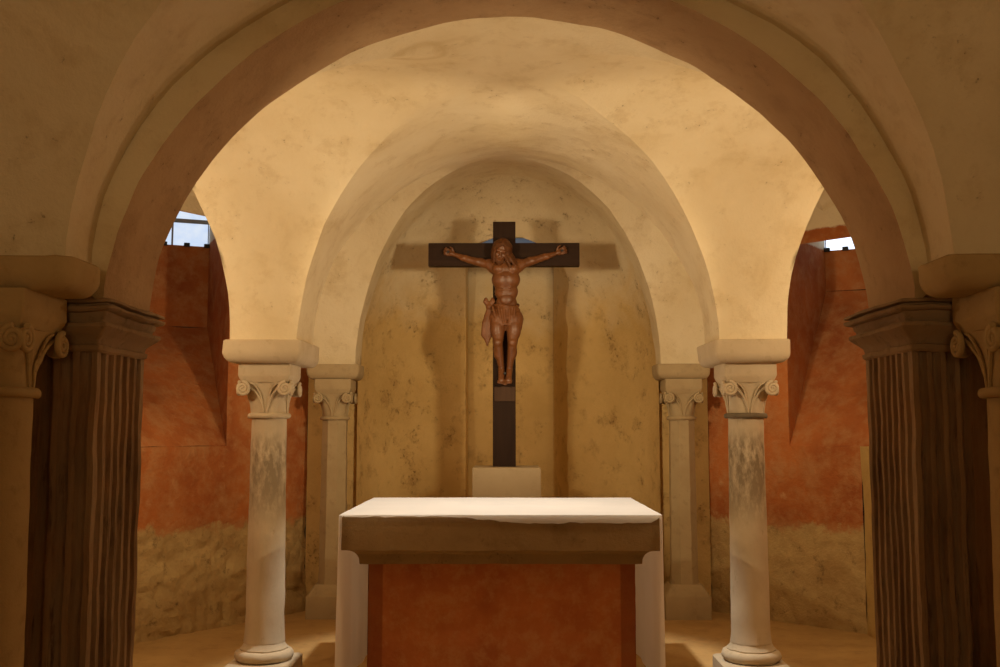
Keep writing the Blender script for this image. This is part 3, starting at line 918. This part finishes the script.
B.cap(F(494, 271, .09), F(489, 267, .085), .05, .043); B.cap(F(517, 270.5, .09), F(522, 267, .085), .05, .043)
B.cap(F(503, 264, .10), F(491, 267, .085), .036, .036); B.cap(F(507, 264, .10), F(521, 266.5, .085), .036, .036)
# legs, knees forward, feet together
for hip, kn, an, ft, sg in ((F(499, 321, .085), F(498, 346, .135), F(501.5, 371, .075), F(501.5, 383, .125), -1),
                            (F(513.5, 321, .085), F(512.5, 346, .135), F(509.5, 371, .075), F(508.5, 383, .125), 1)):
    B.cap(hip, kn, .068, .041); B.ell(kn+Vector((0, -.008, 0)), (.038, .038, .042))
    B.ell(hip+(kn-hip)*.45+Vector((sg*.010, -.012, 0)), (.055, .052, .10))
    B.cap(kn, an, .040, .024); B.ell(kn+(an-kn)*.33+Vector((sg*.006, .014, 0)), (.040, .042, .072))
    B.ell(an+Vector((sg*.012, 0, -.004)), (.017, .017, .017)); B.ell(an+Vector((0, .018, -.018)), (.022, .026, .026))
    B.cap(an+Vector((0, -.004, -.012)), ft, .026, .024)
    d = (ft-an).normalized()
    for q in range(5):
        o = (q-2)*.0115
        a = ft+Vector((o*sg*-1, -.006, -.002)); big = 1.35 if q == 4 else 1-.06*(3-q)
        B.cap(a, a+d*.026*big+Vector((o*.1, -.006, 0)), .0098*(1.15 if q == 4 else .92), .0085*(1.2 if q == 4 else .9), 8)
fig = B.build('carved_figure', M['figure'], cr, .0048, 3)
fig['label'] = 'carved brown wooden figure nailed to the cross, head sunk to one side'

# hair
B = Body()
B.ell(H(0, .022, .034), (.066, .070, .066), hrot)
for k in range(15):
    a = -PI*.88+PI*1.76*k/14
    x, y = .060*math.sin(a), .018+.058*math.cos(a)
    lng = .115+.02*math.sin(k*2.3)
    if k < 5: lng *= .78
    p0 = H(.3*x, .3*y, .088); p1 = H(x*1.02, y, .045); p2 = H(x*1.16, y+.006, -.010)
    p3 = p2+Vector((.028 if k > 9 else (.0 if k > 4 else -.008), -.01 if k > 9 else .012, -lng*.45)); p4 = p3+Vector((.024 if k > 9 else .0, .004, -lng*.40))
    B.chain([(p0, .013), (p1, .017), (p2, .016), (p3, .014), (p4, .008)])
for sg in (-1, 1):
    for k in range(4):
        p1 = H(sg*(.012+.014*k), -.052+.008*k, .070-.006*k); p2 = H(sg*(.044+.006*k), -.036+.012*k, .040-.008*k); p3 = H(sg*.064, -.016+.01*k, .0-.012*k)
        B.chain([(H(sg*.004, -.030, .086), .010), (p1, .011), (p2, .012), (p3, .011)])
B.build('hair', M['hair'], fig, .0055, 2)
B = Body()
for k in range(9):
    a = (k-4)/4; B.chain([(H(a*.040, -.034+.02*abs(a), -.040+.012*abs(a)), .011), (H(a*.030, -.050+.018*abs(a), -.074), .012), (H(a*.012, -.050, -.104+.012*abs(a)), .006)])
B.build('beard', M['hair'], fig, .0055, 2)

# loincloth with side knot
B = Body()
B.ell(F(506.5, 315.5, .088), (.106, .074, .078))
for k in range(6):
    z = 308.5+3.4*k; pts = []
    for q in range(15):
        a = PI*q/14*1.25-PI*.125
        pts.append((F(506.5, z+1.6*math.sin(a*1.0)+(1.2 if k % 2 else -1.0)*math.sin(a*2+k), 0)+Vector((-(.098+.010*min(k, 3)/3)*math.cos(a), -.085-.068*math.sin(a), 0)), .0105))
    B.chain(pts)
for k in range(5):
    B.chain([(F(493+5.5*k, 311, .155), .010), (F(495.5+4.6*k, 320, .165), .011), (F(498+3.8*k, 328-abs(k-2)*1.2, .150), .009)])
B.cap(F(498, 322, .09), F(498, 330, .10), .078, .066); B.cap(F(514, 322, .09), F(514, 330, .10), .078, .066)
lc = B.build('loincloth', M['loin'], fig, .006, 2)
B = Body()
B.ell(F(489.5, 310, .10), (.030, .028, .030))
for sg in (-1, 1):
    B.chain([(F(489.5, 311, .10), .014), (F(489.5+sg*4.2, 305, .105), .016), (F(489.5+sg*3.2, 302.5, .105), .014), (F(489.5+sg*.6, 308, .11), .012)])
for k in range(5):
    o = k-2
    B.chain([(F(489.5+.5*o, 312, .10), .014), (F(487.8+1.7*o, 326, .105+.004*(k % 2)), .017), (F(487+1.9*o, 338, .10), .016), (F(487.6+1.2*o, 345+3.0*(k-1 if k < 3 else 3-k), .098), .009)])
B.build('knot', M['loin'], lc, .0055, 2)
# nails
for p, n in ((F(448.5, 254, .05), 'nail'), (F(562, 253, .05), 'nail'), (F(505, 376, .12), 'nail')):
    b = bmesh.new(); tube(b, [p+Vector((0, .045, 0)), p+Vector((0, -.006, 0))], .005, 8); tube(b, [p+Vector((0, -.004, 0)), p+Vector((0, -.012, 0))], .010, 8)
    obj(n, b, M['iron'], fig, True, 40)

# ------------------------------------------------------------------ light
def lamp(name, ty, loc, energy, col, tgt=None, size=.06, spot=None, blend=.4):
    d = bpy.data.lights.new(name, ty); d.energy = energy; d.color = col
    if ty in ('POINT', 'SPOT'): d.shadow_soft_size = size
    if ty == 'SPOT': d.spot_size = math.radians(spot); d.spot_blend = blend
    if ty == 'AREA': d.size = size
    o = bpy.data.objects.new(name, d); C.objects.link(o); o.location = loc
    if tgt: o.rotation_euler = (Vector(tgt)-Vector(loc)).to_track_quat('-Z', 'Y').to_euler()
    return o
WARM = (1.0, .76, .45)
AMBER = (1.0, .67, .32)
for sx in (-1, 1):
    lamp('bay_lamp', 'SPOT', (sx*1.41, 4.04, 2.28), 30, WARM, (0, 5.0, 3.2), .05, 118, .7)
    lamp('column_lamp', 'SPOT', (sx*1.41, 4.05, 2.30), 88, WARM, (-sx*1.3, 6.4, 2.33), .03, 60, .28)
    lamp('apse_lamp', 'SPOT', (sx*1.41, 4.06, 2.26), 235, WARM, (-sx*.85, 8.6, 2.30), .16, 46, .8)
    lamp('aisle_lamp', 'POINT', (sx*2.3, 5.1, 2.2), 34, WARM, None, .06)
    lamp('recess_lamp', 'POINT', (sx*2.15, 6.75, 2.1), 9, WARM, None, .06)  # added fill, brightens the window recess and the vault wedge above
    lamp('nave_lamp', 'POINT', (sx*1.2, .3, 1.7), 9, AMBER, None, .15)  # added front fill for the near bay, not a fixture of the crypt
    lamp('web_lamp', 'SPOT', (sx*1.0, 1.1, 2.0), 15, AMBER, (sx*1.65, 3.0, 2.75), .1, 64, .6)  # added unseen spot, lifts the near vault webs above the barrel
lamp('altar_lamp', 'SPOT', (-.03, 6.1, 3.2), 340, (1.0, .92, .80), (-.04, 6.17, 1.0), .05, 64, .35)

w = bpy.data.worlds.new('World'); bpy.context.scene.world = w; w.use_nodes = True
w.node_tree.nodes['Background'].inputs[0].default_value = (.9, .62, .35, 1)
w.node_tree.nodes['Background'].inputs[1].default_value = .01

# ------------------------------------------------------------------ camera
cam = bpy.data.cameras.new('Camera'); cam.sensor_width = 36; cam.lens = 36; cam.clip_start = .05
co = bpy.data.objects.new('Camera', cam); C.objects.link(co)
co.location = (0, 0, 1.5); co.rotation_euler = (PI/2+math.atan(.097), 0, .008)
sc = bpy.context.scene; sc.camera = co
vs = sc.view_settings; vs.view_transform = 'Standard'; vs.look = 'None'; vs.exposure = -0.12; vs.gamma = 1; vs.use_curve_mapping = False
